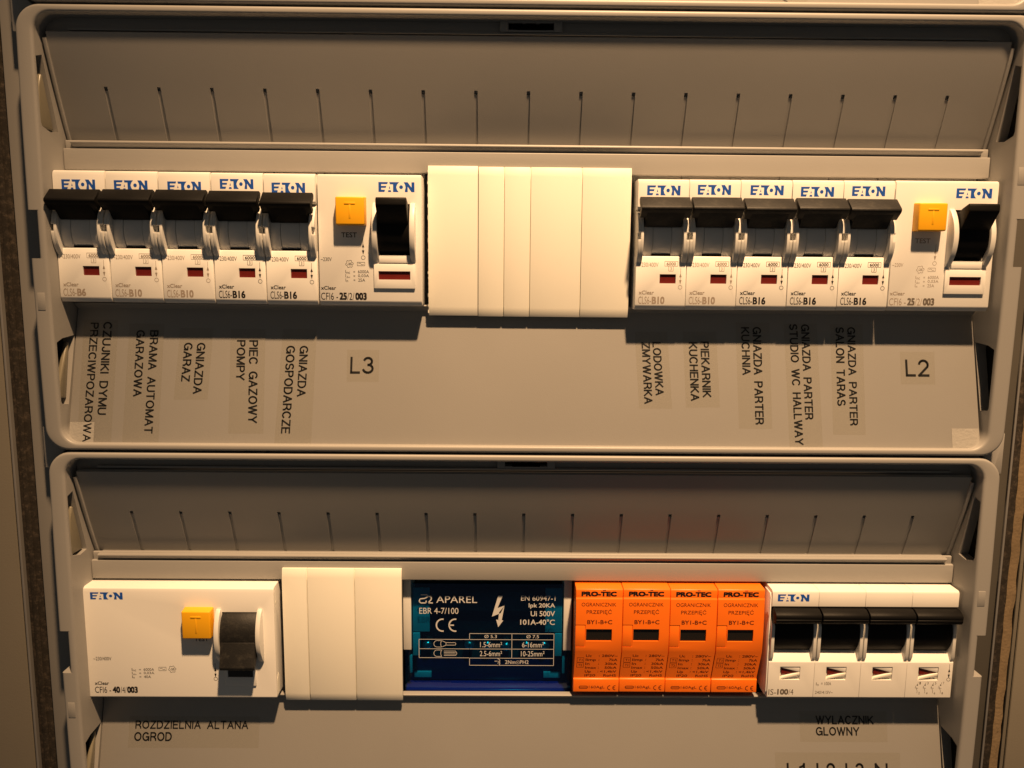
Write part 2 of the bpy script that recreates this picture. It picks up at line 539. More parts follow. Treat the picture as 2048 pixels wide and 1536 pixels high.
def make_cover(label):
    root = thing('panel_cover', label, 'cover', 'grey covers stacked down the cabinet')
    zs = [42, 36, 28, 20, 12, 4, -4, -10, -14.8, -14.8, -20, -26, -31.0, -31.0, -38, -46, -54, -62, -70, -78, -84, -88.5]
    def loop(x0, x1, z0, z1, r, df, notch=0.0):
        p = []
        def nx(k, x, sgn):
            return x + (sgn * notch if 9 <= k <= 12 else 0)
        def cor(cx, cz, a0, a1, n=9):
            for i in range(n + 1):
                a = math.radians(a0 + (a1 - a0) * i / n)
                x, z = cx + r * math.cos(a), cz + r * math.sin(a)
                p.append((x, df(z), z))
        cor(x0 + r, z1 - r, 90, 180)
        for k, z in enumerate(zs):
            p.append((nx(k, x0, 1), df(z), z))
        cor(x0 + r, z0 + r, 180, 270)
        for i in range(1, 12):
            p.append((x0 + r + (x1 - x0 - 2 * r) * i / 12, df(z0), z0))
        cor(x1 - r, z0 + r, 270, 360)
        for k in range(len(zs) - 1, -1, -1):
            p.append((nx(k, x1, -1), df(zs[k]), zs[k]))
        cor(x1 - r, z1 - r, 0, 90)
        for i in range(1, 12):
            p.append((x1 - r - (x1 - x0 - 2 * r) * i / 12, df(z1), z1))
        return p
    X0, X1, Z0, Z1 = -6.5, 330.8, -97.8, 51.4
    ix0, ix1, iz0, iz1 = -.8, 324.9, -95.3, 48.9
    L = [loop(X0 + .4, X1 - .4, Z0 + .2, Z1 - .2, 8, lambda z: -5, 3.0),
         loop(X0, X1, Z0, Z1, 8, lambda z: arch(z) - 1.3, 3.0),
         loop(X0 + .15, X1 - .15, Z0 + .15, Z1 - .15, 7.8, lambda z: arch(z) - .55, 3.0),
         loop(X0 + .5, X1 - .5, Z0 + .45, Z1 - .45, 7.5, lambda z: arch(z) - .12, 3.0),
         loop(X0 + 1.0, X1 - 1.0, Z0 + .85, Z1 - .85, 7.2, lambda z: arch(z), 2.9),
         loop(ix0 - 1.1, ix1 + 1.1, iz0 - .9, iz1 + .9, 6.6, lambda z: arch(z)),
         loop(ix0 - .5, ix1 + .5, iz0 - .4, iz1 + .4, 6.2, lambda z: arch(z) - .15),
         loop(ix0 - .12, ix1 + .12, iz0 - .1, iz1 + .1, 6.0, lambda z: arch(z) - .6),
         loop(ix0, ix1, iz0, iz1, 5.9, lambda z: arch(z) - 1.2),
         loop(0, 324, iz0 + .3, iz1 - .3, 5.6, lambda z: -8)]
    m = MB(); m.loft(L)
    # openings in the side walls
    c = MB()
    up = [(13.9, 35.2), (9.9, 36.3), (9.4, 35.0), (2.1, 12.3), (7.5, 11.6), (12.9, 12.9), (13.6, 14.2)]
    dn = [(13.6, -59.8), (9.5, -58.6), (.2, -58.0), (8.0, -82.2), (12.7, -81.6), (13.4, -80.6)]
    for a, b in ((-4.6, .8), (323.2, 328.8)):
        c.prism_x(up, a, b); c.prism_x(dn, a, b)
    m.cut(c)
    m.build('rim', M['grey'], root, smooth=40)
    # black liners on the pocket floors, painting in the shade of deep holes
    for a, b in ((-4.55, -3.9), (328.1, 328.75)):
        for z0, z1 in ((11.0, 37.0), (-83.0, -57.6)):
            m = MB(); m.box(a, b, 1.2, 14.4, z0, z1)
            m.build('pocket_shade_liner', M['dark'], root)
    # worn translucent hinge pieces seen in the left pockets
    m = MB()
    m.prism_x([(2.6, 12.6), (12.2, 12.8), (12.6, 18), (11.4, 26), (9.4, 30.5), (8.2, 30.0), (6.0, 23)], -3.2, -1.5)
    m.build('hinge_tab', M['amber'], root, bevel=.7, seg=3)
    m = MB()
    m.prism_x([(2.2, -60.5), (3.6, -60.2), (11.5, -73.5), (13.0, -79.5), (7.4, -80.2)], -3.2, -1.5)
    m.build('hinge_tab', M['amber'], root, bevel=.7, seg=3)
    # upper flap, with break-out grooves
    m = MB(); m.box(1.4, 322.6, -1.6, 0, 0, 37.3)
    c = MB()
    for i in range(1, 18):
        x = 18 * i - .55
        c.prism_x([(-.42, -1), (.5, -1), (.5, 19.7), (-1.3, 19.7), (-1.3, 18.4), (-.38, 18.2)], x - .6, x + .6)
    m.cut(c)
    for k in range(1, 12):
        bmesh.ops.bisect_plane(m.bm, geom=m.bm.verts[:] + m.bm.edges[:] + m.bm.faces[:], plane_co=V(0, 0, 3.05 * k), plane_no=(0, 0, 1))
    m.xform(lambda x, d, z: flap_xf(x, d, z))
    m.build('upper_flap', M['grey'], root, smooth=30)
    for x0, x1 in ((0.1, 1.35), (322.65, 323.9)):
        m = MB()
        m.loft([[(x0, -1.6, z), (x1, -1.6, z), (x1, .9, z), (x0, .9, z)] for z in [-1 + 36.5 * k / 10 for k in range(11)]], close=False)
        m.xform(lambda x, d, z: flap_xf(x, d, z))
        m.build('flap_side_rib', M['grey'], root, bevel=.35)
    m = MB(); m.prism_x([(-5.5, 7.25), (-1.35, 7.25), (.75, 8.9), (.9, 9.3), (.6, 9.75), (-.4, 9.85), (-5.5, 9.85)], 2.6, 321.2)
    m.xform(lambda x, d, z: (x + (1.0 * (9.8 - z) / 2.6 if x < 10 else (-1.0 * (9.8 - z) / 2.6 if x > 300 else 0)), d, z))
    m.build('flap_lip', M['grey'], root, bevel=.18)
    m = MB(); m.box(.2, 323.8, -3, -1.4, 7.0, 10.2)
    m.box(-.1, 324.1, -3, 0, 0, 7.25)
    m.build('front_ledge', M['grey'], root, bevel=.35, seg=3)
    # strip above the flap with its catch
    m = MB(); m.box(0, 324, 5, 6.6, 43.6, 49.2); m.box(8, 316, 6.4, 8.4, 44.6, 45.4)
    m.build('top_strip', M['grey'], root, bevel=.12)
    m = MB(); m.box(151.6, 154.4, 6.5, 8.9, 45.5, 49.2); m.box(169.6, 172.4, 6.5, 8.9, 45.5, 49.2)
    m.box(154.4, 169.6, 6.5, 8.9, 45.5, 46.2); m.box(159.0, 160.4, 6.5, 9.6, 48.3, 49.2); m.box(163.6, 165.0, 6.5, 9.6, 48.3, 49.2)
    m.box(154.4, 169.6, 6.5, 8.7, 48.5, 49.2)
    ca = m.build('catch', M['grey'], root, bevel=.12)
    m = MB(); m.box(154.5, 169.5, 6.6, 7.4, 46.6, 48.5); m.box(157, 167, 6.6, 9.0, 46.1, 46.7)
    m.build('slot_shade_backing', M['dark'], ca)  # black backing paints in the shade inside the slot
    # sloping label plate under the devices
    m = MB(); m.prism_x([(-3.4, -46.3), (-.25, -46.3), (0, -46.6), (-.2, -47.0), (-2.9, -48.6), (plate_d(-95.5), -95.5), (7.4, -96.4), (-6, -50)], .1, 323.9)
    m.build('label_plate', M['grey'], root, bevel=.15)
    # embossed index marks and small side nubs
    for x0, x1, z0, z1 in ((-5.2, -2.6, -48.6, -42.6), (326.2, 328.9, -3.6, 2.2)):
        m = MB()
        zm = (z0 + z1) / 2
        m.box(x0, x1, arch(zm) - .8, arch(zm) + .16, z0, z1)
        m.build('index_mark', M['grey'], root, bevel=.14)
    for x0, x1 in ((-7.1, -6.2), (330.5, 331.5)):
        for z in (38.2, -85.4):
            m = MB(); m.box(x0, x1, 9.6, 11.4, z, z + 2.8)
            m.build('side_nub', M['grey'], root, bevel=.15)
    # slope where the notch ends
    for x0, x1 in ((-6.4, -3.4), (327.6, 330.7)):
        m = MB(); m.prism_x([(4, -31.2), (13.4, -31.2), (14.6, -32.4), (4, -34)], x0, x1)
        m.build('notch_shoulder', M['grey'], root, bevel=.2)
    return root

cov = make_cover('grey panel cover framing the upper row of breakers in mid-photo')
copy_tree(cov, (0, 0, -150), 'grey panel cover framing the lower row with the orange devices')
copy_tree(cov, (0, 0, 150), 'grey panel cover of which only the bottom rim shows along the photo top')
cov.location = W(0, 0, 0)

# ------------------------------------------------------------------ circuit breakers (17.5 mm)
def arc_pts(cd, cz, r, a0, a1, n=14):
    return [(cd + r * math.cos(math.radians(a0 + (a1 - a0) * i / n)), cz + r * math.sin(math.radians(a0 + (a1 - a0) * i / n))) for i in range(n + 1)]

def arrows(p, x, zt, zc):
    """ON line, arrow up, arrow down, OFF circle"""
    p.line(x, zt, x, zt - 1.9, .13)
    p.poly([(x - .42, zt - 3.1), (x + .42, zt - 3.1), (x, zt - 1.7)])
    p.line(x, zt - 3.0, x, zt - 4.1, .12)
    p.poly([(x - .42, zt - 4.1), (x + .42, zt - 4.1), (x, zt - 5.6)])
    p.ring(x, zc, .66, .14)

def breaker(label, amp, ink, at, roll, group, dust):
    r = thing('circuit_breaker', label, 'circuit breaker', group, at, roll)
    Wd = 17.5
    m = MB()
    m.prism_x([(-18, 0), (-1.3, 0), (-.45, -.45), (0, -1.6), (0, -9.4), (-1, -10.2), (-7.5, -10.4), (-7.5, -26.2), (-.35, -26.2), (0, -26.6), (0, -43.0), (-.2, -43.5), (-1.1, -44.8), (-18, -44.8)], 0, Wd)
    m.bevel(.14, 2, 50)
    c = MB(); c.box(8.35, 14.0, -.75, 1, -35.6, -32.4)
    m.cut(c)
    m.box(.05, Wd - .05, -40, -17.2, -54, 9)
    m.build('body', M['white'], r)
    m = MB(); m.box(8.36, 13.99, -.74, -.62, -35.59, -32.41)
    m.build('indicator_window', M['red'], r)
    # side guards
    for s in (0, 1):
        g = MB()
        outer = arc_pts(-6.6, -20.2, 10.6, 66, -62)
        prof = [(-7.5, -10.5)] + outer + [(-1.0, -31.5), (-7.5, -31.5)]
        a, b = (.95, 1.9) if s == 0 else (Wd - 1.9, Wd - .95)
        g.prism_x(prof, a, b)
        up = [(-7.5, -10.5)] + [q for q in outer if q[1] > -18.6] + [(3.4, -18.4), (1.6, -18.4), (1.6, -20.6), (4.0, -20.6)] + [q for q in outer if q[1] < -20.8] + [(-1.0, -31.5), (-7.5, -31.5)]
        a, b = (.02, .95) if s == 0 else (Wd - .95, Wd - .02)
        g.prism_x(up, a, b)
        g.build('toggle_guard', M['ear'], r, bevel=.12)
    # drum in three segments
    dr = MB(); dr.cyl_x(-7.6, -19.6, 8.7, 1.95, 5.35, 40); dr.cyl_x(-7.6, -19.6, 8.7, 12.0, Wd - 1.95, 40)
    d0 = dr.build('drum', M['drum'], r, bevel=.08)
    dc = MB(); dc.cyl_x(-7.6, -19.6, 8.5, 5.5, 11.85, 40)
    dc.build('drum_segment', M['drum'], d0, bevel=.08)
    dk = MB(); dk.box(5.4, 11.95, -3, -.9, -26.25, -25.4); dk.build('gap_shade_bar', M['dark'], d0)  # solid black bar stands in for the shaded gap under the segment
    # toggle: arm and wide hooked cap
    t = MB()
    t.prism_x([(-3, -9.4), (4.0, -8.6), (7.6, -11.4), (3.4, -14.6), (1.5, -16.4), (-4, -17)], 2.3, Wd - 2.3)
    t.bevel(.25, 2)
    cap = [(1.6, -7.0), (3.4, -6.4), (8.3, -9.9), (8.5, -10.6), (7.9, -11.3), (4.2, -13.6), (2.6, -12.2), (4.8, -10.6), (2.0, -8.6)]
    u = MB(); u.prism_x(cap, .25, Wd - .25); u.bevel(.22, 2)
    tmp = bpy.data.meshes.new('x'); u.bm.to_mesh(tmp); t.bm.from_mesh(tmp); bpy.data.meshes.remove(tmp); u.bm.free()
    t.build('toggle', M['dusty'] if dust else M['black'], r)
    logo(r, 3.0, 14.4, -5.4, -2.1)
    p = Print()
    p.text('~230/400V', 1.0, 7.8, -29.9, -28.4, .0)
    p.frame(10.0, 14.5, -29.6, -27.95, .13); p.text('6000', 10.6, 13.9, -29.35, -28.25, .012)
    p.frame(11.4, 13.0, -31.3, -29.6, .13); p.text('3', 11.95, 12.45, -31.0, -29.95)
    arrows(p, 15.6, -30.3, -36.9)
    p.text('xClear', 1.25, 6.5, -39.5, -38.1, .009)
    p.text('CLS6-', 1.1, 5.6, -42.8, -40.2, -.008)
    p.text(amp, 5.85, 10.3 if len(amp) > 2 else 8.9, -42.8, -40.2, .017)
    p.build('printed_marking', M[ink], r)
    return r

G1 = 'circuit breakers in the upper row'
D1 = 9.0
R1 = -.0028 * -1
lefts = [('B6', 'faded', 'white circuit breaker at far left of upper row, faded print ending B6'),
         ('B10', 'faded', 'white circuit breaker second from left of upper row, faded B10 print'),
         ('B10', 'faded', 'white circuit breaker third from left in upper row, faded B10 print above GARAZ tape'),
         ('B16', 'ink', 'white circuit breaker with crisp B16 print above the PIEC GAZOWY tape'),
         ('B16', 'ink', 'white circuit breaker with B16 print beside the L3 residual current device')]
rights = [('B10', 'faded', 'white circuit breaker just right of the wide blanking plate, faded B10 print'),
          ('B10', 'faded', 'white circuit breaker with faded B10 print above the PIEKARNIK KUCHENKA tape'),
          ('B16', 'ink', 'white circuit breaker with B16 print above the GNIAZDA PARTER KUCHNIA tape'),
          ('B16', 'ink', 'white circuit breaker with B16 print above the STUDIO WC HALLWAY tape'),
          ('B16', 'ink', 'white circuit breaker with B16 print left of the L2 residual current device')]
protos = {}
def place_breaker(amp, ink, label, at, dust):
    k = (amp, ink, dust)
    if k not in protos:
        protos[k] = breaker(label, amp, ink, at, 0, G1, dust)
    else:
        copy_tree(protos[k], at, label)
for i, (amp, ink, lab) in enumerate(lefts):
    place_breaker(amp, ink, lab, (-.4 + i * 17.92, D1 + (.0, -.1, .1, 0, .1)[i], -1.0 - i * .1), False)
for i, (amp, ink, lab) in enumerate(rights):
    place_breaker(amp, ink, lab, (199.35 + i * 17.72, D1 + (.1, 0, -.1, .1, 0)[i], -2.1 + i * .06), True)
def lefts_x(p):
    return p.location.x < -.02 and abs(p.location.x - W(-.4 + 3 * 17.92, 0, 0).x) > .004
for o in list(S.objects):     # toggles do not all rest at the same height
    if o.name.split('.')[0] == 'toggle' and o.parent and o.parent.name.startswith('circuit_breaker'):
        o.location = (random.uniform(-.08, .08) * MM, 0, random.uniform(-.28, .22) * MM)
for o in list(S.objects):     # worn logo heights differ a little, as in the photograph
    if o.name.startswith('logo') and o.parent and o.parent.name.startswith('circuit_breaker'):
        k = lefts_x(o.parent)
        o.location = (random.uniform(-.3, .3) * MM, 0, (random.uniform(-1.2, -.7) if k else random.uniform(-.35, .25)) * MM)

# ------------------------------------------------------------------ residual current devices
def rcd_lever(r, x0, x1, zc, down, material):
    m = MB()
    m.cyl_x(-4.6, zc, 9.3, x0, x1, 40)
    m.build('lever_drum', material, r, bevel=.1)
    m = MB()
    if not down:
        m.prism_x([(1.0, zc + 7.2), (5, zc + 9.0), (9.6, zc + 10.4), (10.4, zc + 9.9), (10.6, zc + 7.9), (10.1, zc + 7.2), (4.6, zc + 1.5), (0, zc)], x0 + .1, x1 - .1)
    else:
        m.prism_x([(3.6, zc - 1.2), (4.6, zc - 1.6), (6.9, zc - 9.6), (7.3, zc - 10.4), (6.9, zc - 11.6), (6.1, zc - 11.8), (1.6, zc - 7.8), (-1, zc - 5)], x0 + .1, x1 - .1)
    m.bevel(.3, 2)
    m.build('lever', material, r)

def gear_symbol(p, x, z, r):
    pts = []
    for i in range(24):
        a = 2 * math.pi * i / 24
        rr = r * (1.0 if i % 4 < 2 else .76)
        pts.append((x + rr * math.cos(a), z + rr * math.sin(a)))
    p.path(pts + pts[:1], .13)
    p.text('-25', x - r * .55, x + r * .55, z - r * .3, z + r * .3, .01)

def sine_box(p, x0, x1, z0, z1):
    p.frame(x0, x1, z0, z1, .12)
    n = 10
    p.path([(x0 + .4 + (x1 - x0 - .8) * i / n, (z0 + z1) / 2 + .28 * math.sin(2 * math.pi * i / n)) for i in range(n + 1)], .12)

def rcd2(label, ink, big, at):
    r = thing('residual_current_device', label, 'residual current device', 'residual current devices', at)
    m = MB()
    m.prism_x([(-18, 0), (-1.0, 0), (-.25, -.35), (0, -1.1), (0, -43.0), (-.2, -43.5), (-1.1, -44.8), (-18, -44.8)], 0, 35.5)
    m.bevel(.25, 2, 50)
    c = MB(); c.box(20.9, 31.5, -6, 1, -27.4, -9.8)
    m.cut(c)
    m.box(.05, 35.4, -40, -17.2, -54, 9)
    m.build('body', M['white'], r)
    for a, b in ((18.9, 20.7), (31.7, 33.5)):
        g = MB(); prof = [(-.5, -9.5)] + arc_pts(-7.0, -19.4, 12.4, 52, -52) + [(-.5, -30)]
        g.prism_x(prof, a, b)
        g.build('lever_guard', M['ear'], r, bevel=.25)
    rcd_lever(r, 20.95, 31.45, -18.6, False, M['black'])
    m = MB(); m.box(20.8, 31.6, -.4, 1.0, -30.0, -27.3)
    m.build('lever_stop', M['white'], r, bevel=.25)
    m = MB(); m.box(19.0, 33.2, -.4, .9, -38.8, -30.3); m.bevel(.2, 2)
    c = MB(); c.box(20.6, 31.6, .1, 3, -35.7, -32.8); m.cut(c)
    f = m.build('window_frame', M['white'], r)
    m = MB(); m.box(20.61, 31.59, .1, .22, -35.69, -32.81)
    m.build('indicator_window', M['red'], f)
    test_button(r, 6.5, 16.7, -17.3, -7.5)
    logo(r, 20.9, 33.2, -5.8, -2.5)
    p = Print()
    p.text('TEST', 7.9, 13.2, -21.3, -19.6, .005)
    arrows(p, 15.3, -21.6, -28.2)
    p.text('~230V', .6, 4.4, -29.5, -28.2)
    gear_symbol(p, 10.5, -30.4, 1.35)
    sine_box(p, 13.2, 15.8, -31.0, -29.8)
    for k, (a, b) in enumerate((('nc', '6000A'), ('Δn', '0,03A'), ('n', '25A'))):
        z = -33.6 - k * 1.45
        p.text('I', 9.05, 9.2, z, z + 1.1, .01)
        p.text(a, 9.4, 10.6 if k < 2 else 9.9, z - .2, z + .45)
        p.text('=', 11.8, 12.4, z + .3, z + .7)
        p.text(b, 13.4, 17.2 if k < 2 else 15.8, z, z + 1.1)
    p.build('printed_data', M[ink], r)
    p = Print()
    p.text('xClear', .5, 5.7, -39.4, -38.1, .009)
    p.text('CFI6 -', .4, 6.3, -42.9, -40.4, -.008)
    p.text('/2/', 9.5, 12.0, -42.9, -40.4, -.01)
    p.build('printed_marking', M[ink], r)
    p = Print()
    p.text('25', 6.8, 9.4, -42.9, -40.3, .022)
    p.text('003', 12.3, 16.3, -42.9, -40.3, .022)
    p.build('printed_marking', M[big], r)
    return r

def test_button(r, x0, x1, z0, z1):
    m = MB(); m.taper((x0, x1, z0, z1), -.5, (x0 + .25, x1 - .25, z0 + .1, z1 - .35), 4.5)
    m.bevel(.45, 3, 40)
    b = m.build('test_button', M['yellow'], r, smooth=50)
    xc = (x0 + x1) / 2
    m = MB(); m.box(xc - 1.9, xc + 1.9, 4.1, 4.68, z1 - 2.9, z1 - 2.1); m.box(xc - .35, xc + .35, 4.1, 4.62, z0 + 2.2, z1 - 2.9)
    m.build('embossed_letter', M['yellow'], b, bevel=.15)

rcd2('white two pole device with yellow test button above the L3 tape', 'ink', 'ink', (89.5, D1, -1.5))
rcd2('white two pole device with yellow test button at right end, above L2 tape', 'faded', 'halffaded', (288.1, D1, -1.75))

def rcd4(at):
    r = thing('residual_current_device', 'wide white four pole device with lever down, left end of lower row', 'residual current device', 'residual current devices', at)
    m = MB()
    m.prism_x([(-18, 0), (-1.4, 0), (-.4, -.6), (0, -1.8), (0, -43.2), (-.5, -43.6), (-18, -43.6)], 0, 70.0)
    m.bevel(.4, 3, 40)
    c = MB(); c.box(50.8, 64.0, -6, 1, -26.8, -9.4)
    m.cut(c)
    # small sockets in the right side wall
    m.build('body', M['white'], r)
    m = MB(); m.box(-.05 + .1, 69.9, -40, -15, -54, 9); m.build('body_shoulder', M['white'], r)
    m = MB(); m.cyl_x(-3.4, -6.8, .8, 69.9, 70.05, 12); m.build('side_socket', M['blank'], r)
    m = MB(); m.prism_x([(-5.2, -42.8), (-1.6, -42.8), (-1.6, -36.6), (-3.4, -34.6), (-5.2, -36.6)], 69.9, 70.08)
    m.build('side_socket', M['blank'], r)
    for a, b in ((48.9, 50.6), (64.1, 65.8)):
        g = MB(); prof = [(-.5, -8.2)] + arc_pts(-8.0, -18.2, 13.6, 48, -50) + [(-.5, -29.5)]
        g.prism_x(prof, a, b)
        g.build('lever_guard', M['ear'], r, bevel=.25)
    rcd_lever(r, 50.9, 63.9, -18.0, True, M['dusty'])
    m = MB(); m.box(51.0, 62.6, -.4, .7, -38.4, -29.8); m.bevel(.2, 2)
    c = MB(); c.box(52.2, 61.6, .1, 3, -34.9, -31.9); m.cut(c)
    f = m.build('window_frame', M['white'], r)
    m = MB(); m.box(52.21, 61.59, .1, .2, -34.89, -31.91); m.build('indicator_window', M['winblk'], f)
    test_button(r, 37.0, 47.9, -18.4, -7.4)
    logo(r, 2.7, 14.6, -4.7, -1.6 - .35)
    p = Print()
    p.text('TEST', 40.2, 45.4, -20.9, -19.3, .005)
    p.text('~230/400V', 2.3, 9.0, -28.7, -27.3)
    for k, (a, b) in enumerate((('nc', '6000A'), ('Δn', '0,03A'), ('n', '40A'))):
        z = -32.8 - k * 1.45
        p.text('I', 16.3, 16.5, z, z + 1.1, .01)
        p.text(a, 16.7, 17.9 if k < 2 else 17.2, z - .2, z + .45)
        p.text('=', 19.0, 19.7, z + .3, z + .7)
        p.text(b, 20.7, 24.6 if k < 2 else 23.3, z, z + 1.1)
    sine_box(p, 26.4, 29.1, -32.7, -31.3)
    gear_symbol(p, 31.4, -32.1, 1.4)
    arrows(p, 47.4, -29.7, -35.9)
    p.text('xClear', 2.2, 7.5, -38.5, -37.1, .009)
    p.text('CFI6 -', 2.1, 8.1, -41.7, -39.2, -.006)
    p.text('40', 8.7, 11.5, -41.7, -39.1, .022)
    p.text('/4/', 11.7, 13.9, -41.7, -39.2, -.006)
    p.text('003', 14.1, 18.1, -41.7, -39.1, .022)
    p.build('printed_marking', M['ink'], r)
    return r
rcd4((-.7, 7.5, -150.9))

# ------------------------------------------------------------------ blanking plates
def blank(label, at, edges, H=52.3):
    r = thing('blanking_plate', label, 'blanking plate', 'white blanking plates', at)
    prof = [(.3, 0), (1.5, 0), (2.6, -3.3), (2.6, -H + 3.2), (1.7, -H), (.3, -H)]
    for i, (a, b) in enumerate(zip(edges, edges[1:])):
        m = MB()
        m.prism_x(prof, a + (.2 if i else 0), b - (.2 if i < len(edges) - 2 else 0))
        m.bevel(.1, 2, 25)
        m.build('plate_section', M['blank'], r)
    if len(edges) > 2:
        m = MB(); m.prism_x([(.2, -.1), (1.0, -.1), (1.7, -3.4), (1.7, -H + 3.3), (1.1, -H + .1), (.2, -H + .1)], edges[0] + .3, edges[-1] - .3)
        m.build('fold_web', M['blank'], r)
    return r
b1 = blank('narrow white blanking plate with rough left edge, beside the L3 device', (126.8, 0, 2.4), [0, 17.4])
m = MB()
for k in range(26):      # ragged cut edge
    z = -1.5 - k * 1.95
    m.box(-random.uniform(.05, .28), .05, .6, 2.1, z - random.uniform(.7, 1.7), z)
m.build('rough_edge', M['blank'], b1)
blank('wide white blanking plate with three fold lines in the upper row', (144.45, 0, 2.2), [0, 8.9, 18.1, 36.1, 53.4])
blank('white blanking plate in the lower row left of the blue block', (71.4, 0, -145.1), [0, 9.3, 27.0, 44.6], 52.8)

# ------------------------------------------------------------------ blue distribution block
def fuse_block():
    r = thing('distribution_block', 'dark blue see-through distribution block with white print in the lower row', 'terminal block', None, (0, 0, 0))
    for a, b in ((116.5, 119.5), (176.9, 179.9)):
        m = MB(); m.box(a, b, -14, 1.2, -177, -148.6)
        m.build('side_post', M['ear'], r, bevel=.2)
    m = MB(); m.box(116.6, 180.2, -26, -22, -197, -148); m.box(116.6, 118, -22, -6, -197, -177.2); m.box(179, 180.2, -22, -6, -197, -177.2)
    m.build('base', M['framedark'], r)
    m = MB()
    for sx in (1, -1):
        def X(a): return 148.2 + sx * (a - 148.2)
        def bx(a, b, d0, d1, z0, z1):
            x0, x1 = sorted((X(a), X(b))); m.box(x0, x1, d0, d1, z0, z1)
        bx(119.9, 126.3, -2.4, -1.0, -170.5, -153)
        bx(119.9, 122.6, -2, -.5, -180.0, -170.9)
        bx(118.6, 119.6, -2, -.4, -187, -180)
        bx(119.9, 126.5, -6.6, -5.4, -191.0, -188.6)
    m.build('inner_rib', M['pvc'], r, bevel=.2)
    m = MB(); m.box(122, 176, -16, -12, -166, -158); m.box(122, 176, -16, -12, -186, -170)
    m.build('busbar', M['framedark'], r, bevel=.3)
    for i, x in enumerate((125.2, 141.2, 148.2, 155.4, 163.2, 170)):
        m = MB(); n = 16; z = -177.0 - (.5 if i == 3 else 0)
        m.cyl_d(x, z, 1.9, -12, -3.8, n)
        rings = [[(x + 1.6 * math.cos(t) * math.cos(2 * math.pi * q / n), -4.0 + 1.3 * math.sin(t), z + 1.6 * math.cos(t) * math.sin(2 * math.pi * q / n)) for q in range(n)] for t in (0, .35, .7, 1.05, 1.4, 1.56)]
        m.loft(rings, close=False)
        m.build('terminal_screw', M['brass'], r)
    # the tinted cover: front sheet, returns and the bottom edge
    m = MB()
    m.prism_d([(119.7, -150.5), (176.7, -150.5), (176.7, -177.2), (180.2, -177.2), (180.2, -195.4), (116.9, -195.4), (116.9, -177.2), (119.7, -177.2)], .2, 1.4)
    c = m.build('clear_cover', M['tint'], r, bevel=.25)
    m = MB(); m.prism_x([(-7, -195.4), (.1, -195.4), (.1, -193.6), (-2.5, -192.8), (-7, -192.8)], 117.2, 180.0)
    m.build('cover_foot', M['foot'], c, bevel=.2)
    m = MB(); m.box(118.2, 179.2, -8, -6.8, -192.5, -183.5); m.build('inner_wall', M['innerblue'], c, bevel=.2)
    p = Print(lambda x, z: 1.4, .04)
    t = p.text
    # swirl emblem
    p.path([(123.2, -154.9), (125.6, -154.9), (125.9, -155.6), (124.6, -156.3), (122.9, -156.5), (122.6, -157.5), (123.2, -158.1), (125.0, -158.1), (125.3, -157.2)], .42)
    p.path([(125.9, -155.3), (127.0, -155.6), (127.2, -156.6), (126.0, -158.0), (127.7, -158.1)], .42)
    t('APAREL', 129.0, 144.3, -158.0, -155.3, .0)
    t('EBR 4-7/100', 122.6, 137.3, -162.4, -160.0, .0)
    p.ring(131.3, -166.9, 2.3, .55, 16, 80, 280, 2.4)
    p.ring(136.1, -166.9, 2.3, .55, 16, 80, 280, 2.4); p.line(133.9, -166.9, 135.6, -166.9, .5)
    p.poly([(152.2, -155.1), (153.9, -155.1), (152.0, -160.0), (149.9, -163.4)])
    p.poly([(149.9, -163.4), (152.0, -160.0), (154.6, -159.0), (153.2, -162.0)])
    p.poly([(152.6, -161.7), (154.6, -159.0), (153.6, -164.8), (152.3, -164.8)])
    p.poly([(151.5, -164.6), (154.2, -164.9), (152.3, -167.6)])
    t('EN 60947-1', 160.8, 173.7, -157.0, -155.0, .0)
    t('Ipk 20KA', 163.7, 173.6, -160.2, -158.0, .006)
    t('Ui 500V', 164.5, 173.6, -163.2, -161.1, .006)
    t('101A-40°C', 160.6, 173.6, -166.6, -164.4, .006)
    w = .17
    p.frame(141.5, 173.4, -183.0, -170.2, w); p.frame(122.4, 141.5, -180.0, -172.6, w)
    p.line(122.4, -176.4, 173.4, -176.4, w); p.line(141.5, -172.6, 173.4, -172.6, w); p.line(141.5, -180.1, 173.4, -180.1, w)
    p.line(157.5, -170.2, 157.5, -180.1, w)
    t('Ø 5.3', 147.1, 151.8, -172.0, -170.7); t('Ø 7.5', 163.0, 167.7, -172.0, -170.7)
    t('1.5-6mm²', 145.5, 153.8, -175.7, -173.6); t('6-16mm²', 161.4, 169.6, -175.7, -173.6)
    t('2.5-6mm²', 145.4, 153.8, -179.3, -177.2); t('10-25mm²', 161.0, 169.9, -179.3, -177.2)
    t('2Nm⊙PH2', 155.0, 163.9, -182.5, -180.9)
    p.ring(152.1, -181.2, .9, .22, 10, -90, 90); p.ring(152.1, -182.2, .9, .22, 10, -90, 90); p.line(151.0, -181.3, 152.6, -181.3, .2)
    # two wire ferrule symbols
    for k, z in enumerate((-174.4, -178.2)):
        p.path([(131.0, z + 1.3), (129.2, z + 1.3)], w); p.path([(131.0, z - 1.3), (129.2, z - 1.3)], w)
        p.ring(129.2, z, 1.2, w, 10, 90, 270, 1.3); p.ring(131.1, z, .5, w, 10, 90, 270, 1.3)
        if k == 0:
            p.path([(131.0, z + 1.3), (132.6, z + .5), (136.0, z + .5)], w); p.path([(131.0, z - 1.3), (132.6, z - .5), (136.0, z - .5)], w); p.ring(136.0, z, .3, w, 8, -90, 90, .5)
            p.line(132.6, z + .5, 132.6, z - .5, w)
        else:
            for dz in (-.9, -.3, .3, .9):
                p.line(131.8, z + dz, 136.2, z + dz, w)
            p.path([(136.2, z + .9), (136.7, z), (136.2, z - .9)], w)
    p.build('printed_marking', M['printwhite'], c)
